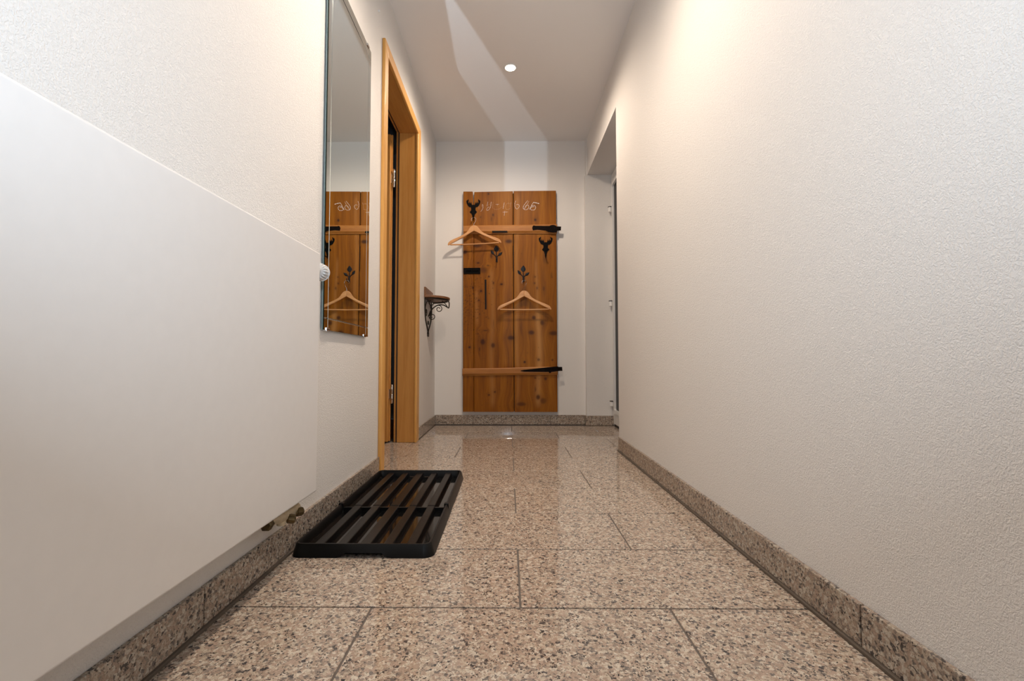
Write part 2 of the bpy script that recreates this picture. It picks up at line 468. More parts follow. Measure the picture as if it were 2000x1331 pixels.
# side room glimpsed through the doorway
tag(MB().box(-2.6, -0.776, 1.6, 4.2, -0.06, -0.004).obj('floor_side_room', 'parquet_wood'), 'strip of orange parquet just inside the left doorway', 'floor', kind='structure')
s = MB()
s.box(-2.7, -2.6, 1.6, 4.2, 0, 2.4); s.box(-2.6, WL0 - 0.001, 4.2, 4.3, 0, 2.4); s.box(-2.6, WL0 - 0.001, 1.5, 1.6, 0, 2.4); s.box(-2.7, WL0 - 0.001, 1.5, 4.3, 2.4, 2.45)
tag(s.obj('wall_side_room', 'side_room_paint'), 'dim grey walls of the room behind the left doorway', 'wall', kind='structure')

# ------------------------------------------------------------------ granite floor, tile by tile
PIT, ROW0, GR = 0.3066, 1.0105, 0.0022
fl = MB().box(-0.776, 1.0, Y0, YB, -0.06, -0.0022).obj('floor', 'grout')
tag(fl, 'polished pink-grey speckled granite tile floor of the corridor', 'floor', kind='structure')
tile_cache = {}
def slab(name, x0, x1, y0, y1, z0, z1, mat, parent, bev=0.0009):
    key = (name, mat, round(x1 - x0, 4), round(y1 - y0, 4), round(z1 - z0, 4))
    c = Vector(((x0 + x1) / 2, (y0 + y1) / 2, (z0 + z1) / 2))
    if key in tile_cache:
        return copy_obj(tile_cache[key], c, parent)
    o = MB().box(x0, x1, y0, y1, z0, z1).obj(name, mat, parent, origin=c, bevel=bev, seg=1)
    tile_cache[key] = o
    return o
for k in range(-8, 10):
    ya, yb = ROW0 + PIT * (k - 1), ROW0 + PIT * k
    if yb < Y0: continue
    ya, yb = max(ya, Y0), min(yb, YB)
    if yb - ya < 0.02: continue
    xs0 = -0.776 if (yb > DY0 and ya < DY1) else XL
    xs1 = 1.0 if (yb > OY0 - 0.2) else XR
    off = 0.025 if (k % 2) else 0.3385
    js = [off + 0.6265 * j for j in range(-3, 4)]
    edges = [xs0 - GR] + [j for j in js if xs0 + 0.03 < j < xs1 - 0.03] + [xs1 + GR]
    for a, b in zip(edges[:-1], edges[1:]):
        slab('floor_tile', a + GR, b - GR, ya + GR, yb - GR, -0.012, 0.0, 'granite_floor', fl)

# ------------------------------------------------------------------ granite skirting
def skirting(name, label, pieces, seal):
    r = MB()
    for b in seal: r.box(*b)
    o = r.obj(name, 'sealant', bevel=0.0015)
    tag(o, label, 'skirting', kind='structure')
    for p in pieces:
        slab('skirting_tile', *p, 'granite_skirting_shaded', o, 0.0012)
    return o
J = 0.0016
def runy(x0, x1, ys):
    return [(x0, x1, a + J, b - J, 0.007, BH) for a, b in zip(ys[:-1], ys[1:])]
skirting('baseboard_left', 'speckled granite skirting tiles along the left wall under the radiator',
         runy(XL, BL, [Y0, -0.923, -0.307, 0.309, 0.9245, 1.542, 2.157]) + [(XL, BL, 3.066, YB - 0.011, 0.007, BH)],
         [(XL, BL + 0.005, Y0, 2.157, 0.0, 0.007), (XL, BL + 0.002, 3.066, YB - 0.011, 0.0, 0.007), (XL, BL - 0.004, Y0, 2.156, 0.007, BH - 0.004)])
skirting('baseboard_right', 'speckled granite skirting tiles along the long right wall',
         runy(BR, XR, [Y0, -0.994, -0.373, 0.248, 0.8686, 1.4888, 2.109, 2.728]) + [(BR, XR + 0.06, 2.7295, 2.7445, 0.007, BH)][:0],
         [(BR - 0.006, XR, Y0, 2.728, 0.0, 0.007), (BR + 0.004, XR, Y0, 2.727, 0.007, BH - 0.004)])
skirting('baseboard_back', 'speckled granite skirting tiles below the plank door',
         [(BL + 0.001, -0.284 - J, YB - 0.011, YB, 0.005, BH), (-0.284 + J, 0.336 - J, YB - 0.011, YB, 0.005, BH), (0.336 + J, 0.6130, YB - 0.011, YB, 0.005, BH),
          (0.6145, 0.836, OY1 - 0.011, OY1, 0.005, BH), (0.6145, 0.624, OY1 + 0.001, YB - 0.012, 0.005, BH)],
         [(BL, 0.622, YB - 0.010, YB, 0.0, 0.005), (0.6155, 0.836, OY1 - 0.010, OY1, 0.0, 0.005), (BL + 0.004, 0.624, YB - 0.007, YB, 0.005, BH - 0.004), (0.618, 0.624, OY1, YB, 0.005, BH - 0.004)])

# ------------------------------------------------------------------ left doorway: casing, lining, open leaf
d1 = tag(empty('door_1', (XL, 2.6, 0)), 'beech wood door frame with its leaf standing open into the side room', 'door', kind='structure')
CX = XL + 0.016
CW = 0.062
CO0, CO1, COZ = DY0 - CW, DY1 + CW + 0.02, DZ + CW - 0.004
def casing(name, poly, mat):
    MB().prism(poly, lambda a, b, d: (d, a, b), XL, CX).obj(name, mat, d1, bevel=0.004, seg=3)
casing('casing', [(CO0, 0.001), (DY0, 0.001), (DY0, DZ), (CO0, COZ)], 'casing_wood_z')
casing('casing', [(DY1, 0.001), (CO1, 0.001), (CO1, COZ), (DY1, DZ)], 'casing_wood_z')
casing('casing', [(DY0, DZ + 0.0003), (DY1, DZ + 0.0003), (CO1, COZ), (CO0, COZ)], 'casing_wood_y')
LX = -0.708
def lining(b, mat):
    return MB().box(*b).obj('lining', mat, d1, bevel=0.002)
lining((LX, CX - 0.006, DY0 - 0.022, DY0 - 0.004, 0.001, DZ + 0.004), 'lining_wood_z')
lining((LX, CX - 0.006, DY1 + 0.004, DY1 + 0.026, 0.001, DZ + 0.004), 'lining_wood_z')
lining((LX, CX - 0.006, DY0 - 0.022, DY1 + 0.026, DZ + 0.004, DZ + 0.024), 'lining_wood_y')
# rebate behind the lining, room side
rb = MB()
rb.box(WL0, LX - 0.006, DY0 - 0.028, DY0 - 0.016, 0.001, DZ + 0.02); rb.box(WL0, LX - 0.006, DY1 + 0.016, DY1 + 0.029, 0.001, DZ + 0.02)
rb.box(WL0, LX - 0.006, DY0 - 0.028, DY1 + 0.029, DZ + 0.016, DZ + 0.029)
rb.obj('rebate', 'lining_wood_z', d1, bevel=0.001)
sl = MB()
sl.box(LX - 0.007, LX + 0.001, DY0 - 0.018, DY0 - 0.008, 0.001, DZ + 0.016); sl.box(LX - 0.007, LX + 0.001, DY1 + 0.008, DY1 + 0.018, 0.001, DZ + 0.016)
sl.box(LX - 0.007, LX + 0.001, DY0 - 0.018, DY1 + 0.018, DZ + 0.008, DZ + 0.016)
sl.obj('seal', 'rubber_seal', d1)
MB().box(-0.785, -0.768, DY0 - 0.02, DY1 + 0.02, -0.004, 0.0012).obj('threshold', 'sealant', d1)
# leaf hinged on the far jamb, open at right angles
lf = MB()
lf.box(-1.56, -0.760, DY1 - 0.018, DY1 + 0.012, 0.008, DZ - 0.012)
lf.box(-1.545, -0.752, DY1 + 0.012, DY1 + 0.026, 0.008, DZ - 0.002)
leaf = lf.obj('leaf', 'lining_wood_z', d1, bevel=0.003)
for z in (0.307, 1.70):
    h = MB()
    h.lathe([(0.0045, -0.06), (0.008, -0.055), (0.008, -0.002), (0.0065, 0.0), (0.008, 0.002), (0.008, 0.055), (0.0045, 0.06)], (-0.741, DY1 + 0.004, z), (0, 0, 1), 14)
    h.box(-0.762, -0.741, DY1 + 0.004, DY1 + 0.007, z - 0.03, z + 0.03)
    h.obj('hinge', 'chrome', leaf, smooth=True)

# ------------------------------------------------------------------ entrance door in the right-hand niche
d2 = tag(empty('door_2', (0.86, 3.2, 0)), 'white plastic entrance door with a dark glazed panel in the niche', 'door', kind='structure')
FX = 0.838
fr = MB()
fr.box(FX, 0.90, OY1 - 0.035, OY1, 0.0, OZ); fr.box(FX, 0.90, OY0, OY0 + 0.035, 0.0, OZ); fr.box(FX, 0.90, OY0 + 0.035, OY1 - 0.035, OZ - 0.035, OZ)
fr.obj('frame', 'frame_plastic', d2, bevel=0.006, seg=3)
GY0, GY1, GZ0, GZ1 = OY0 + 0.15, OY1 - 0.066, 0.125, 1.925
LY0, LY1, LZ0, LZ1 = OY0 + 0.02, OY1 - 0.024, 0.022, OZ - 0.02
lm = MB()
lm.box(FX - 0.006, 0.90, LY0, LY1, LZ0, GZ0); lm.box(FX - 0.006, 0.90, LY0, LY1, GZ1, LZ1)
lm.box(FX - 0.006, 0.90, LY0, GY0, GZ0, GZ1); lm.box(FX - 0.006, 0.90, GY1, LY1, GZ0, GZ1)
leaf2 = lm.obj('leaf', 'frame_plastic', d2)
MB().box(FX + 0.004, FX + 0.03, GY0 - 0.004, GY1 + 0.004, GZ0 - 0.004, GZ1 + 0.004).obj('pane', 'black_glass', leaf2)
gb = MB()
def frame_ring(mb, x0, x1, a0, a1, b0, b1, t, ch):
    outer = [(a0, b0 + ch), (a0 + ch, b0), (a1 - ch, b0), (a1, b0 + ch), (a1, b1 - ch), (a1 - ch, b1), (a0 + ch, b1), (a0, b1 - ch)]
    inner = [(a0 + t, b0 + ch), (a0 + ch, b0 + t), (a1 - ch, b0 + t), (a1 - t, b0 + ch), (a1 - t, b1 - ch), (a1 - ch, b1 - t), (a0 + ch, b1 - t), (a0 + t, b1 - ch)]
    n = 8
    vs = [(x0, a, b) for a, b in outer] + [(x0, a, b) for a, b in inner] + [(x1, a, b) for a, b in outer] + [(x1, a, b) for a, b in inner]
    fs = []
    for i in range(n):
        j = (i + 1) % n
        fs += [(i, j, n + j, n + i), (2 * n + i, 3 * n + i, 3 * n + j, 2 * n + j), (i, 2 * n + i, 2 * n + j, j), (n + i, n + j, 3 * n + j, 3 * n + i)]
    mb.add(vs, fs)
frame_ring(gb, FX - 0.012, FX + 0.012, GY0 - 0.022, GY1 + 0.022, GZ0 - 0.022, GZ1 + 0.022, 0.03, 0.04)
gb.obj('glazing_bead', 'frame_plastic', leaf2, bevel=0.002)
MB().box(FX - 0.001, 0.89, LY0 + 0.01, LY1 - 0.002, 0.001, 0.0225).obj('sill_gap', 'rubber_seal', d2)
for z in (1.752, 0.992, 0.196):
    hx, hy = FX - 0.021, OY1 - 0.030
    h = MB()
    h.lathe([(0.010, -0.040), (0.015, -0.037), (0.015, -0.001)], (hx, hy, z), (0, 0, 1), 16)
    h.lathe([(0.006, 0.004), (0.006, 0.046), (0.004, 0.049)], (hx + 0.013, hy - 0.010, z), (0, 0, 1), 12)
    h.box(hx - 0.002, FX + 0.004, hy - 0.006, hy + 0.006, z - 0.036, z - 0.006)
    ho = h.obj('hinge', 'white_plastic', d2, smooth=True)
    MB().lathe([(0.018, -0.001), (0.018, 0.005)], (hx + 0.002, hy, z), (0, 0, 1), 16).box(hx, FX + 0.002, hy - 0.012, hy + 0.004, z, z + 0.003).obj('hinge_washer', 'rubber_seal', ho)

# ------------------------------------------------------------------ recessed ceiling lamps
def downlight(x, y, label, watts, cone, blend):
    t = tag(empty('recessed_downlight', (x, y, ZC)), label, 'ceiling lamp', 'recessed ceiling lamps')
    MB().lathe([(0.030, -0.0005), (0.041, -0.0005), (0.043, -0.003), (0.040, -0.006), (0.033, -0.007), (0.030, -0.004)], (x, y, ZC), (0, 0, 1), 40).obj('trim_ring', 'white_plastic', t, smooth=True)
    MB().lathe([(0.0295, -0.0042), (0.0295, -0.0048), (0.024, -0.0066), (0.012, -0.0078), (0.002, -0.008)], (x, y, ZC), (0, 0, 1), 32).obj('lens', 'lamp_lens', t, smooth=True)
    l = bpy.data.lights.new('downlight_beam', 'SPOT')
    l.energy = watts; l.color = LAMP_COL; l.spot_size = math.radians(cone); l.spot_blend = blend; l.shadow_soft_size = 0.055
    o = bpy.data.objects.new('downlight_beam', l); COL.objects.link(o)
    o.parent = t; o.location = (0, 0, -0.045)
downlight(0.013, 2.829, 'small round lit downlight in the ceiling ahead of the plank door', LAMP_W * 0.77, 175, 0.62)
downlight(0.013, 1.43, 'small round lit downlight in the ceiling between mirror and right wall', LAMP_W * 1.30, 156, 1.0)

# ------------------------------------------------------------------ old plank door used as a coat rack
YF = 3.778                                # front face of the planks
BT = 0.028
rack = tag(empty('plank_door_coat_rack', (0.01, YF, 0.1)), 'old knotty pine plank door with iron strap hinges, hung as a coat rack', 'coat rack')
P = lambda u, v: at_y(u, v, YF)
KNOTS = [(932.7, 479.7, 9, 4.5, .75), (993.5, 471.8, 7, 4, .8), (908, 493, 4, 4, .9), (1045.4, 429.7, 2.6, 3, .9), (954, 379, 2, 2, .8), (979.5, 555.6, 3, 2, .9),
         (1064.5, 503, 4.5, 13, .45), (933.8, 514, 3, 1.5, .9), (953, 519, 3, 1.6, .6), (943, 528, 9, 6, .5), (954.8, 540.5, 2, 2, .8), (959.7, 500, 2.4, 5, .6),
         (939.4, 568.7, 2.4, 2, .9), (923.7, 562, 2, 2, .8), (1042.6, 620.8, 4, 4, .75), (1059, 631, 4, 5, .7), (1038, 650, 6, 4.5, .75), (1081.4, 651.3, 9, 4.5, .7),
         (998, 660.3, 7, 4.5, .8), (942.8, 668.2, 5, 6, .75), (963, 675, 4, 5, .7), (916.9, 678.8, 2.4, 2, .9), (1024.6, 707.6, 2.4, 2.4, .9), (1052, 703, 3, 3, .6),
         (1079, 703.6, 2, 1.6, .7), (1065.6, 740.3, 3, 3, .75), (1045.4, 738.7, 2, 2, .6), (966.5, 766, 2, 2, .7), (955, 772, 2.4, 2, .7), (1051, 776.3, 4, 5, .75),
         (1061, 783.5, 6, 6, .55), (1018.3, 789.9, 9, 4, .6), (1046, 761, 1.4, 5, .5), (1046.5, 399.5, 3, 5, .35), (1077, 538, 2, 7, .3), (1044, 553.5, 2, 2, .6), (1049, 563, 2, 3, .5),
         (1062, 564, 2, 5, .5), (1045, 541, 2, 2, .5), (964, 631, 1.5, 8, .3), (936.5, 683, 1.2, 5, .6), (963.5, 553, 1.4, 3, .7), (1024, 575, 1.6, 5, .3), (938.5, 424.5, 2, 2, .5),
         (963, 420, 2, 3, .7), (960, 428, 1.6, 5, .4), (1018, 640, 2, 14, .28), (948, 646, 5, 1.2, .6), (935, 587, 2, 2, .7)]
kk = [(P(u, v), ru * YF / F, rv * YF / F, d) for u, v, ru, rv, d in KNOTS]
specks = []
for _ in range(230):
    u = 905 + abs(random.gauss(0, 22)); v = random.gauss(590, 42)
    if u < 1000 and 470 < v < 690:
        specks.append((P(u, v), random.uniform(.5, 1.25) * 0.0041, random.uniform(.5, 1.2) * 0.0041, random.uniform(.35, .9)))
for _ in range(60):
    u = random.uniform(908, 1085); v = random.uniform(470, 800)
    specks.append((P(u, v), 0.003, 0.004, random.uniform(.2, .6)))
SAP = [(1052, 10, 600, 800, .55), (961, 8, 520, 800, .3), (1010, 6, 376, 800, .25), (932, 6, 560, 640, .25), (1048, 5, 500, 620, .25)]

def plank(lu, ru, top, zb, thick_back):
    """lu/ru: functions of v (pixel row) -> edge pixel; top: function of t 0..1 -> top pixel row"""
    nz_ = 440
    wpx = ru(600) - lu(600)
    nx_ = max(6, int(wpx))
    T = np.linspace(0, 1, nx_ + 1); S = np.linspace(0, 1, nz_ + 1)
    X = np.zeros((nz_ + 1, nx_ + 1)); Z = np.zeros_like(X)
    for i, s_ in enumerate(S):
        for j, t_ in enumerate(T):
            v = zb + (top(t_) - zb) * s_
            a = P(lu(v) + (ru(v) - lu(v)) * t_, v)
            X[i, j] = a.x; Z[i, j] = a.z
    Yv = np.full_like(X, YF)
    # rounded long edges
    ex = np.minimum(T, 1 - T)[None, :] * (wpx * YF / F)
    Yv = Yv + 0.003 * np.clip(1 - ex / 0.004, 0, 1) ** 2
    K = np.zeros_like(X); G = X.copy(); W = np.zeros_like(X); B = np.zeros_like(X)
    for c, rx, rz, d in kk:
        dx = (X - c.x); dz = (Z - c.z)
        q = (dx / rx) ** 2 + (dz / rz) ** 2
        K = np.maximum(K, np.minimum(1, d * 1.15) * np.exp(-(q ** 2) * 0.8))
        K = np.maximum(K, 0.3 * d * np.exp(-q * 0.22))
        G = G - 0.8 * dx * np.exp(-((dx / (3.2 * rx)) ** 2 + (dz / (5 * rz)) ** 2))
    for c, rx, rz, d in specks:
        q = ((X - c.x) / rx) ** 2 + ((Z - c.z) / rz) ** 2
        W = np.maximum(W, d * np.exp(-q))
    for u, hw, v0, v1, d in SAP:
        c0, c1 = P(u, v0), P(u, v1)
        wob = 0.006 * np.sin(Z * 9 + u)
        B = np.maximum(B, d * np.exp(-((X - c0.x - wob) / (hw * YF / F * 0.6)) ** 2) * np.clip((c0.z - Z) / 0.06, 0, 1) * np.clip((Z - c1.z) / 0.06, 0, 1))
    nv = (nz_ + 1) * (nx_ + 1); W1 = nx_ + 1
    vs = np.stack([X.ravel(), Yv.ravel(), Z.ravel()], 1).tolist()
    fs = [(i * W1 + j, i * W1 + j + 1, (i + 1) * W1 + j + 1, (i + 1) * W1 + j) for i in range(nz_) for j in range(nx_)]
    rim = [j for j in range(nx_ + 1)] + [i * W1 + nx_ for i in range(1, nz_ + 1)] + [nz_ * W1 + j for j in range(nx_ - 1, -1, -1)] + [i * W1 for i in range(nz_ - 1, 0, -1)]
    b0 = len(vs)
    for r in rim: vs.append([vs[r][0], YF + thick_back, vs[r][2]])
    n = len(rim)
    for i in range(n):
        fs.append((rim[i], b0 + i, b0 + (i + 1) % n, rim[(i + 1) % n]))
    fs.append(tuple(b0 + i for i in range(n)))
    mb = MB(); mb.add(vs, fs)
    o = mb.obj('plank', 'old_pine', rack)
    me = o.data
    ka = me.attributes.new('knots', 'FLOAT_COLOR', 'POINT'); ga = me.attributes.new('grain', 'FLOAT_VECTOR', 'POINT')
    idx = np.concatenate([np.arange(nv), np.array(rim)])
    col = np.stack([K.ravel(), W.ravel(), B.ravel(), np.ones(nv)], 1)[idx]
    gv = np.stack([G.ravel(), np.full(nv, lu(600) * 0.013), Z.ravel()], 1)[idx]
    gv[nv:, 1] += 0.03
    ka.data.foreach_set('color', col.ravel().astype(np.float32)); ga.data.foreach_set('vector', gv.ravel().astype(np.float32))
    for p in me.polygons: p.use_smooth = True
    me.set_sharp_from_angle(angle=math.radians(50))
    return o
lerp = lambda a, b, t: a + (b - a) * t
tv = lambda v: (v - 374) / (805 - 374)
plank(lambda v: lerp(905, 904, tv(v)), lambda v: 925.0 - 1.7 * max(0, (402 - v) / 28), lambda t: 374.4, 804.8, BT)
plank(lambda v: 925.5 + 0.9 * max(0, (402 - v) / 28), lambda v: lerp(1001.7, 1003.7, tv(v)) - (0.6 if 480 < v < 530 else 0), lambda t: 375.3 - 1.6 * t, 805, BT)
plank(lambda v: lerp(1003.2, 1005.0, tv(v)), lambda v: lerp(1086, 1089, tv(v)), lambda t: 373.4 - 0.7 * t, 805.2, BT)

# tongues that close the joints between the planks
for (ua, va, ub, vb_) in ((925.2, 404, 925.2, 803), (1002.6, 377, 1004.2, 804)):
    a, b = P(ua, va), P(ub, vb_)
    MB().prism([(a.x - .007, a.z), (a.x + .007, a.z), (b.x + .007, b.z), (b.x - .007, b.z)], lambda p, q, d: (p, d, q), YF + .010, YF + .018).obj('tongue', 'dark_gap', rack)

def board_prism(poly, d0, d1, mb=None):
    """outline given in measured points of the board front, from d0 to d1 metres in front of it"""
    pts = [P(u, v) for u, v in poly]
    mb = mb or MB()
    return mb.prism([(p.x, p.z) for p in pts], lambda a, b, d: (a, YF - d, b), d0, d1)
# wall battens that hold the planks off the wall
for v in (452, 724):
    a, b = P(915, v + 6), P(1078, v - 6)
    MB().box(a.x, b.x, YF + BT, YB - 0.001, a.z, b.z).obj('wall_batten', 'batten_wood', rack)
# two cross battens on the front, rounded along the lower edge
def batten(u0, u1, vt0, vt1, vb0, vb1):
    n = 24; prof = [(0, -0.001), (0, 0.016), (0.12, 0.020), (0.72, 0.020), (0.86, 0.014), (0.93, 0.010), (1.0, 0.009), (1.0, -0.001)]
    mb = MB(); vs = []; fs = []
    for i in range(n + 1):
        t = i / n
        wob = 0.25 * math.sin(t * 9 + vt0)
        a = P(lerp(u0, u1, t), lerp(vt0, vt1, t) + wob); b = P(lerp(u0, u1, t), lerp(vb0, vb1, t) - wob * .6)
        for q, d in prof: vs.append((lerp(a.x, b.x, q), YF - d, lerp(a.z, b.z, q)))
    m_ = len(prof)
    for i in range(n):
        for k in range(m_): fs.append((i * m_ + k, i * m_ + (k + 1) % m_, (i + 1) * m_ + (k + 1) % m_, (i + 1) * m_ + k))
    fs.append(tuple(range(m_))); fs.append(tuple(n * m_ + k for k in range(m_)))
    mb.add(vs, fs)
    return mb.obj('batten', 'batten_wood', rack, bevel=0.001)
bt = batten(905.5, 1087.5, 442.0, 439.5, 457.5, 457.0)
batten(903.5, 1089.0, 720.5, 716.5, 734.5, 732.5)
board_prism([(961, 452.6), (990.5, 452.4), (991.5, 455.6), (962, 455.8)], 0.008, 0.0215).obj('notch', 'dark_gap', bt)
# strap hinges
C2 = lambda pts: [(980 + a / 13.87, 368 + b / 13.87) for a, b in pts]
board_prism(C2([(820, 1100), (835, 1050), (860, 1028), (905, 1040), (1100, 1042), (1280, 1045), (1330, 1022), (1390, 1016), (1440, 1030), (1480, 1055), (1600, 1060), (1592, 1165), (1490, 1165), (1478, 1215), (1400, 1222), (1260, 1205), (1180, 1165), (960, 1140), (840, 1156)]), 0.020, 0.0255).obj('strap_hinge', 'rusty_iron', rack, bevel=0.001)
C8 = lambda pts: [(1000 + a / 11.09, 690 + b / 11.09) for a, b in pts]
board_prism(C8([(180, 378), (265, 364), (520, 335), (880, 296), (990, 288), (996, 300), (1078, 300), (1085, 385), (1000, 390), (850, 405), (815, 437), (785, 405), (540, 405), (265, 400), (200, 388)]), 0.020, 0.0255).obj('strap_hinge', 'rusty_iron', rack, bevel=0.001)
# latch plate, narrow slot
lp = board_prism([(905.3, 524.0), (938.0, 523.4), (938.4, 535.4), (905.6, 535.6)], 0.0, 0.007).obj('latch_plate', 'black_iron', rack, bevel=0.002)
a, b = P(909.5, 529), P(935.5, 529)
for s0, s1 in ((.02, .46), (.54, .98)):
    MB().tube([(lerp(a.x, b.x, s0), YF - 0.007, a.z), (lerp(a.x, b.x, s1), YF - 0.007, a.z)], 0.006, 10).obj('bolt', 'black_iron', lp, smooth=True)
board_prism([(946.6, 546.5), (950.0, 546.5), (950.3, 604.5), (947.2, 604.5)], -0.002, 0.003).obj('dark_slot_strip', 'dark_gap', rack, bevel=0.0008)  # proud near-black strip standing in for the shaded inside of a slot
# stag-head hooks
STAG = [(-38, 545), (-55, 505), (-72, 440), (-88, 492), (-104, 492), (-124, 425), (-144, 492), (-158, 478), (-168, 440), (-150, 385), (-168, 352), (-186, 396), (-206, 384), (-226, 425), (-218, 480),
        (-196, 528), (-168, 572), (-125, 608), (-78, 616), (-70, 660), (-70, 715), (-118, 772), (-98, 800), (-64, 824), (-46, 865), (-28, 925), (-18, 1000)]
def prong(mb, base, out, drop, rise, r):
    b = Vector(base)
    mb.tube(bez([b + Vector((0, 0.002, 0.004)), b + Vector((0, -out * .35, -drop * .6)), b + Vector((0, -out * .75, -drop)), b + Vector((0, -out, -drop + rise * .5)), b + Vector((0, -out * 1.02, -drop + rise))], 6), r, 8)
def stag(cu, cv):
    poly = [(0, 535)] + STAG + [(0, 1060)] + [(-a, b) for a, b in STAG[::-1]]
    k = 1 / 16.64
    h = MB()
    board_prism([(cu + a * k, cv + (b - 530) * k) for a, b in poly], 0.0, 0.005, h)
    ear = [(-60, 730), (-100, 772), (-60, 800), (0, 830), (60, 800), (100, 772), (60, 730), (0, 700)]
    board_prism([(cu + a * k * .6, cv + (b - 530) * k) for a, b in ear], 0.005, 0.009, h)
    tip = P(cu, cv + 470 * k)
    prong(h, (tip.x, YF - 0.004, tip.z), 0.055, 0.006, 0.022, 0.0035)
    return h.obj('stag_head_hook', 'black_iron', rack), tip
hk1, tip1 = stag(924.6, 400.0)
hk2, tip2 = stag(1065.6, 473.2)
tag(hk1, 'black iron stag-head hook at the upper left'); tag(hk2, 'black iron stag-head hook on the right plank')
# leaf hooks
def leaf_shape(mb, c, ang, ln, wd):
    """domed almond leaf; c base point, ang from vertical, in board plane"""
    n = 8; vs = []; fs = []
    ca, sa = math.cos(ang), math.sin(ang)
    def pt(a, b, d): return (c[0] + b * sa + a * ca, YF - d, c[1] + b * ca - a * sa)
    for i in range(n + 1):
        t = i / n; w_ = wd * math.sin(math.pi * t ** 0.85) * (1 - .12 * t) * .5 + 0.0006
        b = ln * t
        for a, d in ((-w_, .002), (0, .0055), (w_, .002), (0, .0005)): vs.append(pt(a, b, d))
    for i in range(n):
        for k in range(4): fs.append((i * 4 + k, i * 4 + (k + 1) % 4, (i + 1) * 4 + (k + 1) % 4, (i + 1) * 4 + k))
    fs.append((0, 1, 2, 3)); fs.append((n * 4 + 3, n * 4 + 2, n * 4 + 1, n * 4))
    mb.add(vs, fs)
def leaf_hook(u, v, tilt):
    c = P(u, v)                             # foot of the stems
    px = YF / F
    h = MB()
    def rel(dx, dy): return (c.x + dx * px, c.z + dy * px)
    t0 = rel(-0.6, 12.0); leaf_shape(h, t0, math.radians(tilt), 13.2 * px, 10.2 * px)
    t1 = rel(-5.6, 7.0); leaf_shape(h, t1, math.radians(-36 + tilt), 10.5 * px, 5.6 * px)
    t2 = rel(3.4, 5.0); leaf_shape(h, t2, math.radians(50 + tilt), 10.2 * px, 5.6 * px)
    for t in (t0, t1, t2):
        h.tube(bez([(c.x, YF - .003, c.z - 0.004), (lerp(c.x, t[0], .35), YF - .003, lerp(c.z, t[1], .55)), (t[0], YF - .003, t[1] + 0.003)], 4), 0.0034, 6)
    b0 = rel(-1.6, 1.0); b1 = rel(1.9, -8.0)
    h.box(b0[0], b1[0], YF - 0.006, YF, b1[1], b0[1])
    prong(h, (c.x + .15 * px, YF - 0.004, b1[1] + 0.008), 0.055, 0.006, 0.022, 0.0035)
    return h.obj('leaf_hook', 'blue_iron', rack, bevel=0.0006, smooth=True), Vector((c.x + .15 * px, 0, b1[1] + 0.008))
lh1, lt1 = leaf_hook(970.0, 504.5, 0)
lh2, lt2 = leaf_hook(1022.4, 543.6, 2)
tag(lh1, 'three-leaved dark iron hook on the middle plank'); tag(lh2, 'three-leaved dark iron hook on the right plank')
# chalk writing
C1 = lambda pts: [(900 + a / 16.64, 368 + b / 16.64) for a, b in pts]
strokes = [(C1([(700, 520), (722, 560), (720, 640), (690, 700), (650, 755)]), .7, 0), (C1([(588, 590), (592, 700)]), .9, 1), (C1([(690, 540), (690, 590), (700, 610)]), 1.1, 1),
           (C1([(878, 440), (868, 500), (850, 580)]), .6, 0), (C1([(850, 580), (900, 545), (960, 500), (990, 440)]), .35, 1), (C1([(990, 440), (975, 560), (950, 640), (900, 705), (850, 718), (848, 670), (880, 620), (930, 610)]), .7, 0),
           (C1([(1048, 450), (1040, 560), (1035, 660)]), .6, 1), (C1([(1135, 525), (1240, 520)]), .7, 0), (C1([(1195, 520), (1190, 585)]), .6, 1), (C1([(1060, 660), (1120, 685), (1200, 682), (1270, 660), (1330, 605)]), .5, 1),
           (C1([(1415, 460), (1395, 560), (1375, 665)]), .7, 0), (C1([(1560, 470), (1480, 520), (1450, 610), (1480, 680), (1540, 685), (1610, 655)]), .7, 1), (C1([(1530, 505), (1640, 490)]), .6, 1), (C1([(1630, 450), (1605, 560), (1600, 640)]), .6, 1),
           (C1([(1365, 775), (1440, 775), (1525, 768)]), .7, 0), (C1([(1432, 730), (1420, 820), (1410, 895)]), .6, 0),
           (C2([(380, 335), (355, 420), (360, 500), (400, 560), (455, 530), (475, 475), (440, 435), (390, 450)]), .65, 0), (C2([(330, 420), (380, 380)]), .5, 1),
           (C2([(700, 335), (640, 410), (590, 480), (585, 550), (630, 580), (700, 565), (735, 500), (700, 450), (650, 480), (610, 560)]), .8, 0), (C2([(735, 350), (690, 440), (640, 530)]), .5, 0),
           (C2([(850, 382), (930, 395), (1015, 418)]), 1.5, 0), (C2([(850, 395), (815, 450), (780, 520), (745, 575)]), .9, 0), (C2([(800, 485), (860, 465), (905, 480), (915, 535), (880, 585), (800, 585), (775, 550), (820, 505), (875, 500)]), .9, 0)]
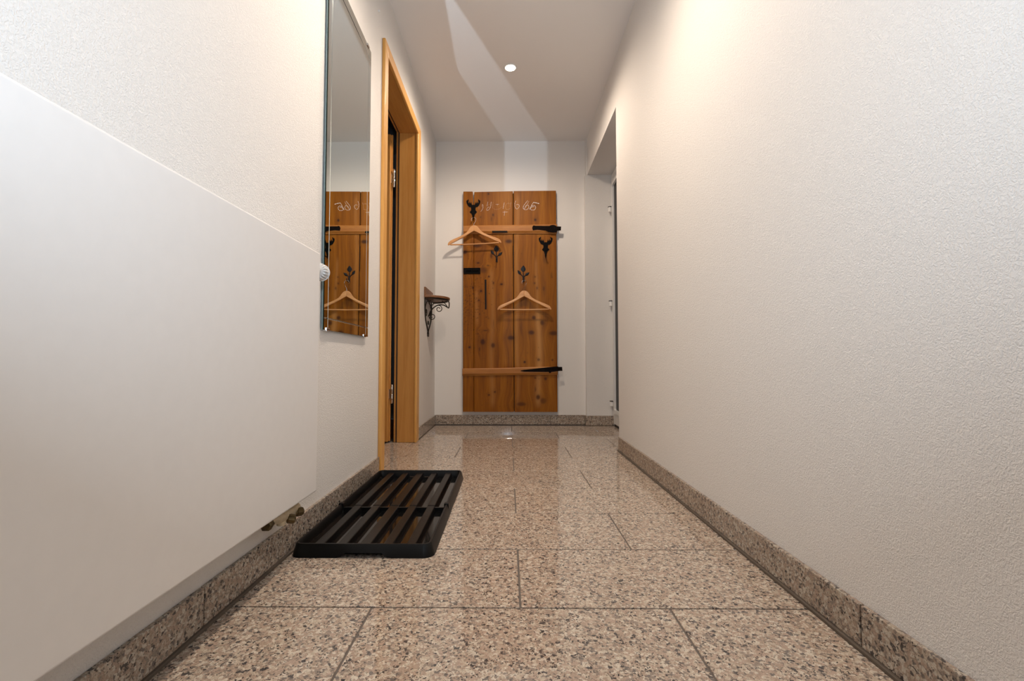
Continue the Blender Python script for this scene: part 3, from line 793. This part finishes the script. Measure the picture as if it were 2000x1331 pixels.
for pts, wd, faint in strokes:
    q = bez([tuple(P(u, v)) for u, v in pts], 5)
    hw = wd * YF / F * .5
    L = []; R = []
    for i in range(len(q)):
        t = (q[min(i + 1, len(q) - 1)] - q[max(i - 1, 0)]).normalized()
        nrm = Vector((-t.z, 0, t.x)); h_ = hw * (0.75 + 0.35 * math.sin(i * 1.7 + q[0].x * 90))
        L.append(q[i] + nrm * h_); R.append(q[i] - nrm * h_)
    n = len(q)
    vs = [(p.x, YF - 0.0006, p.z) for p in L + R] + [(p.x, YF - 0.0001, p.z) for p in L + R]
    fs = []
    for i in range(n - 1):
        fs += [(i, i + 1, n + i + 1, n + i), (2 * n + i, 3 * n + i, 3 * n + i + 1, 2 * n + i + 1), (i, 2 * n + i, 2 * n + i + 1, i + 1), (n + i, n + i + 1, 3 * n + i + 1, 3 * n + i)]
    fs += [(0, n, 3 * n, 2 * n), (n - 1, 3 * n - 1, 4 * n - 1, 2 * n - 1)]
    tag(MB().add(vs, fs).obj('chalk_stroke', 'chalk_faint' if faint else 'chalk', rack), 'faded chalk stroke' if faint else 'white chalk stroke')

# ------------------------------------------------------------------ coat hangers
def hanger(cu, cv, roll, label, prong_pt):
    HY = YF - 0.045
    c = at_y(cu, cv, HY)                    # top of the wooden body
    t = tag(empty('coat_hanger', (c.x, HY, c.z)), label, 'hanger', 'wooden coat hangers on the plank door')
    t.rotation_euler = (0, roll, 0)
    k = HY / F / 16.63
    top = [(0, 465), (35, 468), (75, 482), (120, 518), (160, 570), (200, 632), (250, 690), (320, 740), (420, 792), (560, 856), (700, 912), (790, 958), (840, 1000), (868, 1050), (878, 1095)]
    bot = [(850, 1105), (820, 1085), (760, 1052), (640, 992), (500, 920), (300, 820), (100, 702), (0, 650)]
    half = top + bot
    def arm(sgn, nm):
        n = len(half); vs = []; fs = []
        for d, sh in ((-0.0065, .0), (-0.004, .0), (0.004, .0), (0.0065, .0)):
            for a, b in half:
                # arms sweep slightly forward at their ends
                fy = -0.012 * (a / 870) ** 2
                vs.append((c.x + sgn * a * k, HY + d + fy, c.z - (b - 465) * k))
        for r_ in range(3):
            for i in range(n):
                j = (i + 1) % n
                fs.append((r_ * n + i, r_ * n + j, (r_ + 1) * n + j, (r_ + 1) * n + i))
        fs.append(tuple(range(n))); fs.append(tuple(3 * n + i for i in range(n)))
        return MB().add(vs, fs).obj(nm, 'hanger_wood', t, origin=(c.x, HY, c.z), bevel=0.0025, seg=2)
    arm(-1, 'arm'); arm(1, 'arm')
    zb = c.z - (1083 - 465) * k
    MB().tube([(c.x - 800 * k, HY - 0.009, zb), (c.x - 400 * k, HY - 0.006, zb - .002), (c.x, HY - 0.005, zb - .003), (c.x + 400 * k, HY - 0.006, zb - .002), (c.x + 800 * k, HY - 0.009, zb)], 0.0052, 12).obj('bar', 'hanger_wood', t, origin=(c.x, HY, c.z), smooth=True)
    # wire hook over the prong
    R = 0.0185; ztop = prong_pt.z + 0.0004; zc = ztop - R
    path = [(c.x, HY, c.z - 0.03), (c.x, HY, c.z + 0.004), (c.x + 0.003, HY, c.z + (zc - c.z) * .35), (c.x + 0.012, HY, c.z + (zc - c.z) * .62), (c.x + R * .95, HY - .004, zc - R * .3)]
    for a in range(0, 211, 30):
        A = math.radians(a); path.append((c.x + R * math.cos(A), HY - .004 + .004 * a / 210, zc + R * math.sin(A)))
    MB().tube(bez(path, 4), 0.0017, 8).obj('wire_hook', 'chrome', t, origin=(c.x, HY, c.z), smooth=True)
    return t
hanger(925.6, 440.5, math.radians(-2.4), 'pale wooden coat hanger on the upper left stag hook, overhanging the planks', tip1)
hanger(1023.8, 568.0, math.radians(-0.2), 'pale wooden coat hanger on the lower leaf hook, in front of the planks', lt2)

# ------------------------------------------------------------------ bevel-cut wall mirror
MX = XL + 0.013
MY0, MY1, MZ0, MZ1 = 1.480, 1.946, 0.618, 1.835
mir = tag(empty('wall_mirror', (XL, (MY0 + MY1) / 2, MZ0)), 'tall frameless mirror with cut border lines on the left wall', 'mirror')
GI = 0.032; gw = 0.0022
mb = MB()
# face split into fields separated by V grooves
ys = [MY0, MY0 + GI, MY1 - GI, MY1]; zs = [MZ0, MZ0 + GI + .006, MZ1 - GI - .006, MZ1]
for i in range(3):
    for j in range(3):
        a0 = ys[i] + (gw if i > 0 else 0); a1 = ys[i + 1] - (gw if i < 2 else 0)
        b0 = zs[j] + (gw if j > 0 else 0); b1 = zs[j + 1] - (gw if j < 2 else 0)
        mb.add([(MX, a0, b0), (MX, a1, b0), (MX, a1, b1), (MX, a0, b1)], [(0, 1, 2, 3)])
glass = mb.obj('silvered_face', 'mirror_silver', mir)
g2 = MB()
def vgroove_y(yc, z0, z1):
    g2.add([(MX, yc - gw, z0), (MX - .0016, yc, z0), (MX, yc + gw, z0), (MX, yc - gw, z1), (MX - .0016, yc, z1), (MX, yc + gw, z1)], [(0, 1, 4, 3), (1, 2, 5, 4)])
def vgroove_z(zc, y0, y1):
    g2.add([(MX, y0, zc - gw), (MX - .0016, y0, zc), (MX, y0, zc + gw), (MX, y1, zc - gw), (MX - .0016, y1, zc), (MX, y1, zc + gw)], [(0, 1, 4, 3), (1, 2, 5, 4)])
for yc in (ys[1], ys[2]): vgroove_y(yc, MZ0, MZ1)
for zc in (zs[1], zs[2]): vgroove_z(zc, MY0, MY1)
g2.obj('cut_line', 'groove_glass', mir)
MB().box(XL + 0.0065, MX - 0.0045, MY0, MY1, MZ0, MZ1).obj('glass_pane', 'glass_edge', mir)
MB().box(MX - 0.0045, MX - 0.0017, MY0 + .0004, MY1 - .0004, MZ0 + .0004, MZ1 - .0004).obj('silver_coating', 'mirror_coating', mir)
MB().box(XL + .0005, XL + 0.0065, MY0 + .05, MY1 - .05, MZ0 + .06, MZ1 - .06).obj('backing_board', 'radiator_inner', mir)
for y, z, sg in ((MY0 + .03, MZ0, 1), (MY1 - .045, MZ0, 1), (MY0 + .03, MZ1, -1), (MY1 - .045, MZ1, -1)):
    MB().box(XL, MX + .0025, y - .014, y + .014, z - .003, z + .003).box(MX + .0003, MX + .0025, y - .014, y + .014, min(z, z + sg * .008), max(z, z + sg * .008)).obj('clip', 'chrome', mir, bevel=0.0006)
tag(MB().lathe([(0.006, 0), (0.006, .004), (0.0045, .007), (0.001, .008)], (XL, 2.09, 2.128), (1, 0, 0), 20).obj('screw_cap', 'white_plastic', smooth=True), 'tiny white round cap on the left wall above the mirror', 'screw cap')

# ------------------------------------------------------------------ flat panel radiator
RXF, RY0, RY1, RZ0, RZ1 = -0.520, 0.05, 1.284, 0.165, 0.817
rad = tag(empty('radiator', (-0.56, 0.67, RZ0)), 'white flat-fronted panel radiator on the left wall', 'radiator')
MB().box(RXF - 0.010, RXF, RY0, RY1, RZ0, RZ1).obj('front_panel', 'radiator_enamel', rad, bevel=0.006, seg=4)
MB().box(XL + 0.016, RXF - 0.010, RY0 + 0.006, RY0 + 0.012, RZ0 + 0.02, RZ1 - .002).obj('side_cover', 'radiator_enamel', rad, bevel=0.001)
MB().box(XL + 0.016, RXF - 0.010, RY1 - 0.012, RY1 - 0.006, RZ0 + 0.02, RZ1 - .002).obj('side_cover', 'radiator_enamel', rad, bevel=0.001)
cv = MB()
for i in range(37):
    y = RY0 + 0.03 + i * (RY1 - RY0 - 0.06) / 36
    cv.box(XL + 0.030, RXF - 0.012, y - .0008, y + .0008, RZ0 + 0.05, RZ1 - 0.04)
tag(cv.obj('convector_fins', 'radiator_inner', rad), kind='stuff')
MB().box(XL + 0.018, XL + 0.030, RY0 + 0.012, RY1 - 0.012, RZ0 + 0.012, RZ1 - 0.012).obj('rear_panel', 'radiator_inner', rad, bevel=0.004)
tg = MB()
tg.box(XL + 0.016, XL + 0.022, RY0 + 0.012, RY1 - 0.012, RZ1 - 0.008, RZ1 - 0.002); tg.box(RXF - 0.018, RXF - 0.0105, RY0 + 0.012, RY1 - 0.012, RZ1 - 0.008, RZ1 - 0.002)
for i in range(60):
    y = RY0 + 0.02 + i * (RY1 - RY0 - 0.04) / 59
    tg.box(XL + 0.022, RXF - 0.018, y - .003, y + .003, RZ1 - 0.007, RZ1 - 0.003)
tg.obj('top_grille', 'radiator_enamel', rad)
for y in (0.25, 1.09):
    MB().box(XL + 0.001, XL + 0.018, y - .015, y + .015, RZ0 + 0.10, RZ1 - 0.10).obj('wall_bracket', 'radiator_inner', rad)
# thermostat head at the far upper corner
TX, TZ = -0.535, 0.771
MB().lathe([(0.010, -0.010), (0.013, 0.0), (0.013, 0.010), (0.0185, 0.014), (0.0190, 0.044), (0.016, 0.054), (0.009, 0.059), (0.002, 0.060)], (TX, RY1, TZ), (0, 1, 0), 32).obj('thermostat_head', 'radiator_inner', rad, smooth=True)
gp = MB()
for i in range(18):
    a_ = 2 * math.pi * i / 18
    er = Vector((math.cos(a_), 0, math.sin(a_))); et = Vector((-math.sin(a_), 0, math.cos(a_))) * 0.0021
    prof = [(0.0150, 0.0125), (0.0235, 0.0165), (0.0247, 0.026), (0.0228, 0.044), (0.0175, 0.0545), (0.0125, 0.0545)]
    o_ = Vector((TX, RY1, TZ)); ev = Vector((0, 1, 0)); n_ = len(prof)
    vs = [o_ + er * r_ + ev * h_ + et for r_, h_ in prof] + [o_ + er * r_ + ev * h_ - et for r_, h_ in prof]
    gp.add(vs, [tuple(range(n_)), tuple(range(2 * n_ - 1, n_ - 1, -1))] + [(k, (k + 1) % n_, n_ + (k + 1) % n_, n_ + k) for k in range(n_)])
tag(gp.obj('grip_ribs', 'white_plastic', rad), kind='stuff')
MB().lathe([(0.0245, 0.046), (0.0215, 0.050), (0.0205, 0.052)], (TX, RY1, TZ), (0, 1, 0), 36).obj('thermostat_ring', 'white_plastic', rad, smooth=True)
# connection valve below the far end
vb = MB(); VX = -0.557
vb.lathe([(0.011, 0), (0.011, 0.030), (0.015, 0.032), (0.015, 0.044), (0.011, 0.046), (0.011, 0.052)], (VX, 1.215, RZ0 - 0.048), (0, 0, 1), 18)
vb.lathe([(0.011, 0), (0.011, 0.030), (0.015, 0.032), (0.015, 0.044), (0.011, 0.046), (0.011, 0.052)], (VX, 1.165, RZ0 - 0.048), (0, 0, 1), 18)
vb.tube(bez([(VX, 1.10, 0.142), (VX, 1.14, 0.140), (VX, 1.165, 0.136), (VX, 1.22, 0.136), (VX, 1.245, 0.136)], 4), [0.011] * 4 + [0.013] * 4 + [0.014] * 4 + [0.012] * 5, 16)
for y in (1.165, 1.215):
    vb.tube([(VX, y, 0.132), (XL + 0.001, y, 0.132)], 0.009, 12)
vo = vb.obj('connection_valve', 'nickel', rad, smooth=True)
for y, z, d in ((1.172, 0.131, (0.75, .5, -.25)), (1.222, 0.128, (0.55, .8, -.1))):
    MB().lathe([(0.007, 0.006), (0.0085, 0.010), (0.0115, 0.012), (0.0115, 0.026), (0.0095, 0.029), (0.003, 0.030)], (VX, y, z), d, 20, flute=0.08, nfl=10).obj('valve_cap', 'dark_brass', vo)
MB().lathe([(0.0135, 0), (0.0145, 0.003), (0.0145, 0.016), (0.012, 0.019)], (VX, 1.105, 0.141), (0, -1, .05), 6).obj('union_nut', 'dark_brass', vo)

# ------------------------------------------------------------------ shoe tray
tray = tag(empty('shoe_tray', (-0.39, 1.68, 0)), 'black plastic shoe drip tray with lengthwise ribs on the granite floor', 'tray')
TX0, TX1, TY0, TYM, TY1 = -0.580, -0.197, 1.254, 1.632, 2.108
TH = 0.033
def tray_half(ya, yb, near, dz):
    """open-ended half tray: side walls, one end wall, floor; flared rim profile"""
    prof = [(-0.0, 0.0), (0.009, TH - 0.002), (0.011, TH), (0.015, TH), (0.017, TH - 0.003), (0.020, 0.006)]   # (inward offset, height) from outside foot to inside foot
    R0 = 0.03
    def loop(off):
        # U-shaped path: start open end left, to corner, to corner, to open end right
        x0, x1 = TX0 + off, TX1 - off
        r = max(R0 - off, 0.008)
        pts = []
        ye = ya + off if near else yb - off
        yo = yb if near else ya
        sgn = 1 if near else -1
        pts.append((x0, yo))
        for k in range(7):
            a = math.pi / 2 * k / 6
            pts.append((x0 + r - r * math.cos(a), ye + sgn * (r - r * math.sin(a))))
        # straight end edge with samples for the finger cut-out
        for k in range(1, 24):
            pts.append((lerp(x0 + r, x1 - r, k / 24), ye))
        for k in range(7):
            a = math.pi / 2 * (1 - k / 6)
            pts.append((x1 - r + r * math.cos(a), ye + sgn * (r - r * math.sin(a))))
        pts.append((x1, yo))
        return pts
    vs = []; n = None
    for oi, (off, h) in enumerate(prof):
        lp_ = loop(off); n = len(lp_)
        for i, (x, y) in enumerate(lp_):
            z = h + dz
            if oi == 0:
                # raised finger cut-out in the foot of the end wall
                k = i - 7
                if 8 <= k <= 17: z = 0.0135 if 9 <= k <= 16 else 0.004
            vs.append((x, y, z + 0.0004))
    fs = []
    for r_ in range(len(prof) - 1):
        for i in range(n - 1):
            fs.append((r_ * n + i, r_ * n + i + 1, (r_ + 1) * n + i + 1, (r_ + 1) * n + i))
    # floor pan
    base = (len(prof) - 1) * n
    mb_ = MB(); mb_.add(vs, fs)
    half_ = mb_.obj('tray_half', 'black_plastic', tray, smooth=True)
    pan = MB()
    inner = vs[base:base + n]
    pan.add([(x, y, 0.006 + dz) for x, y, z in inner] + [(x, y, 0.003 + dz) for x, y, z in inner],
            [tuple(range(n)), tuple(range(2 * n - 1, n - 1, -1))] + [(i, (i + 1) % n, n + (i + 1) % n, n + i) for i in range(n)])
    pan.obj('pan_floor', 'black_plastic_gloss', half_)
    # inner ledge and lengthwise ribs
    cx = (TX0 + TX1) / 2; pitch = 0.0625
    y0_, y1_ = (ya + 0.020, yb - 0.004) if near else (ya + 0.004, yb - 0.020)
    for i in range(5):
        xc = cx + (i - 2) * pitch
        wt, wb, h = 0.0125, 0.0165, 0.024
        if i == 2: wt, wb = 0.0145, 0.0185
        MB().add([(xc - wb, y0_, 0.005 + dz), (xc + wb, y0_, 0.005 + dz), (xc + wb, y1_, 0.005 + dz), (xc - wb, y1_, 0.005 + dz),
                  (xc - wt, y0_, h + dz), (xc + wt, y0_, h + dz), (xc + wt, y1_, h + dz), (xc - wt, y1_, h + dz)],
                 [(0, 3, 2, 1), (4, 5, 6, 7), (0, 1, 5, 4), (1, 2, 6, 5), (2, 3, 7, 6), (3, 0, 4, 7)]).obj('rib', 'black_plastic', half_, bevel=0.002)
    return half_
hn = tray_half(TY0, TYM, True, 0.0)
hf = tray_half(TYM - 0.012, TY1, False, 0.0016)
# joining lip between the halves
MB().box(TX0 + 0.02, TX1 - 0.02, TYM - 0.020, TYM - 0.012, 0.004, 0.0215).obj('joining_bar', 'black_plastic', tray, bevel=0.001)
for x0_, x1_ in ((TX0 + 0.0045, TX0 + 0.021), (TX1 - 0.021, TX1 - 0.0045)):
    MB().box(x0_, x1_, TYM - 0.026, TYM - 0.006, 0.004, TH + 0.0035).obj('clip', 'black_plastic', tray, bevel=0.002)

# ------------------------------------------------------------------ wrought iron wall shelf
shf = tag(empty('wall_shelf', (XL, 3.465, 0.71)), 'small half-round wooden shelf on a scrolled wrought iron bracket', 'shelf')
SY, SZ, SR = 3.465, 0.985, 0.163
poly = [(XL, SY - SR)] + [(XL + SR * math.cos(a), SY + SR * math.sin(a)) for a in [math.radians(-86 + 172 * k / 28) for k in range(29)]] + [(XL, SY + SR)]
MB().prism(poly, lambda a, b, d: (a, b, d), SZ - 0.016, SZ).obj('shelf_board', 'shelf_wood', shf, bevel=0.003)
MB().box(XL, XL + 0.012, SY - SR, SY + SR, SZ, SZ + 0.058).obj('back_board', 'shelf_wood', shf, bevel=0.002)
ib = MB(); rt_ = 0.0032
X1 = XL + 0.0045
# rim band under the board
rim = [(XL + (SR - .014) * math.cos(a), SY + (SR - .014) * math.sin(a), SZ - 0.022) for a in [math.radians(-84 + 168 * k / 24) for k in range(25)]]
ib.tube(rim, 0.005, 8)
ib.tube([(X1, SY - SR + .016, SZ - .022), (X1, SY + SR - .016, SZ - .022)], 0.004, 8)
# two wall struts meeting at the foot
for s_ in (-1, 1):
    ib.tube(bez([(X1, SY + s_ * (SR - .016), SZ - .018), (X1, SY + s_ * (SR - .018), .90), (X1, SY + s_ * .115, .82), (X1, SY + s_ * .045, .765), (X1, SY + s_ * .006, .735), (X1, SY + s_ * .004, .715)], 8), 0.0042, 8)
ib.tube([(X1, SY, .735), (X1, SY, .70)], 0.005, 8)
def scroll(mb, c, r0, turns, a0, plane, sgn=1, r=rt_):
    pts = []
    n = int(26 * turns)
    for i in range(n + 1):
        t = i / n; a = a0 + sgn * turns * 2 * math.pi * t; rr = r0 * (1 - .72 * t)
        p, q = rr * math.cos(a), rr * math.sin(a)
        pts.append((c[0], c[1] + p, c[2] + q) if plane == 'wall' else (c[0] + p, c[1], c[2] + q))
    mb.tube(pts, r, 6)
# scrolls between the struts, flat on the wall
for s_ in (-1, 1):
    ib.tube(bez([(X1, SY + s_ * .008, SZ - .028), (X1, SY + s_ * .075, .945), (X1, SY + s_ * .122, .905), (X1, SY + s_ * .118, .872)], 8), rt_, 6)
    scroll(ib, (X1, SY + s_ * .086, .872), .034, 1.2, 0 if s_ > 0 else math.pi, 'wall', -s_)
# central arm to the front edge with scrolls
ib.tube(bez([(X1, SY, .845), (XL + .022, SY, .886), (XL + .052, SY, .918), (XL + .085, SY, .932), (XL + .118, SY, .930), (XL + .148, SY, .912), (XL + .156, SY, .908)], 8), 0.0042, 8)
ib.tube(bez([(XL + .156, SY, .908), (XL + .159, SY, .94), (XL + .152, SY, SZ - .02)], 6), 0.0042, 8)
scroll(ib, (XL + .082, SY, .902), .027, 1.25, math.radians(100), 'arm', -1)
scroll(ib, (XL + .034, SY, .846), .025, 1.25, math.radians(190), 'arm', 1)
scroll(ib, (XL + .030, SY, .945), .026, 1.1, math.radians(60), 'arm', 1)
ib.tube(bez([(XL + .104, SY, SZ - .022), (XL + .125, SY, .945), (XL + .146, SY, .918)], 6), rt_, 6)
ib.obj('iron_bracket', 'bronze_iron', shf, smooth=True)
ft = MB()
ft.box(XL, XL + .008, SY - .022, SY - .008, .696, .728); ft.box(XL, XL + .008, SY + .008, SY + .022, .696, .728); ft.box(XL, XL + .008, SY - .022, SY + .022, .714, .728)
ft.obj('foot_plate', 'bronze_iron', shf, bevel=0.002)
MB().box(XL, XL + .010, SY - .016, SY + .012, .785, .812).obj('collar', 'bronze_iron', shf, bevel=0.003)
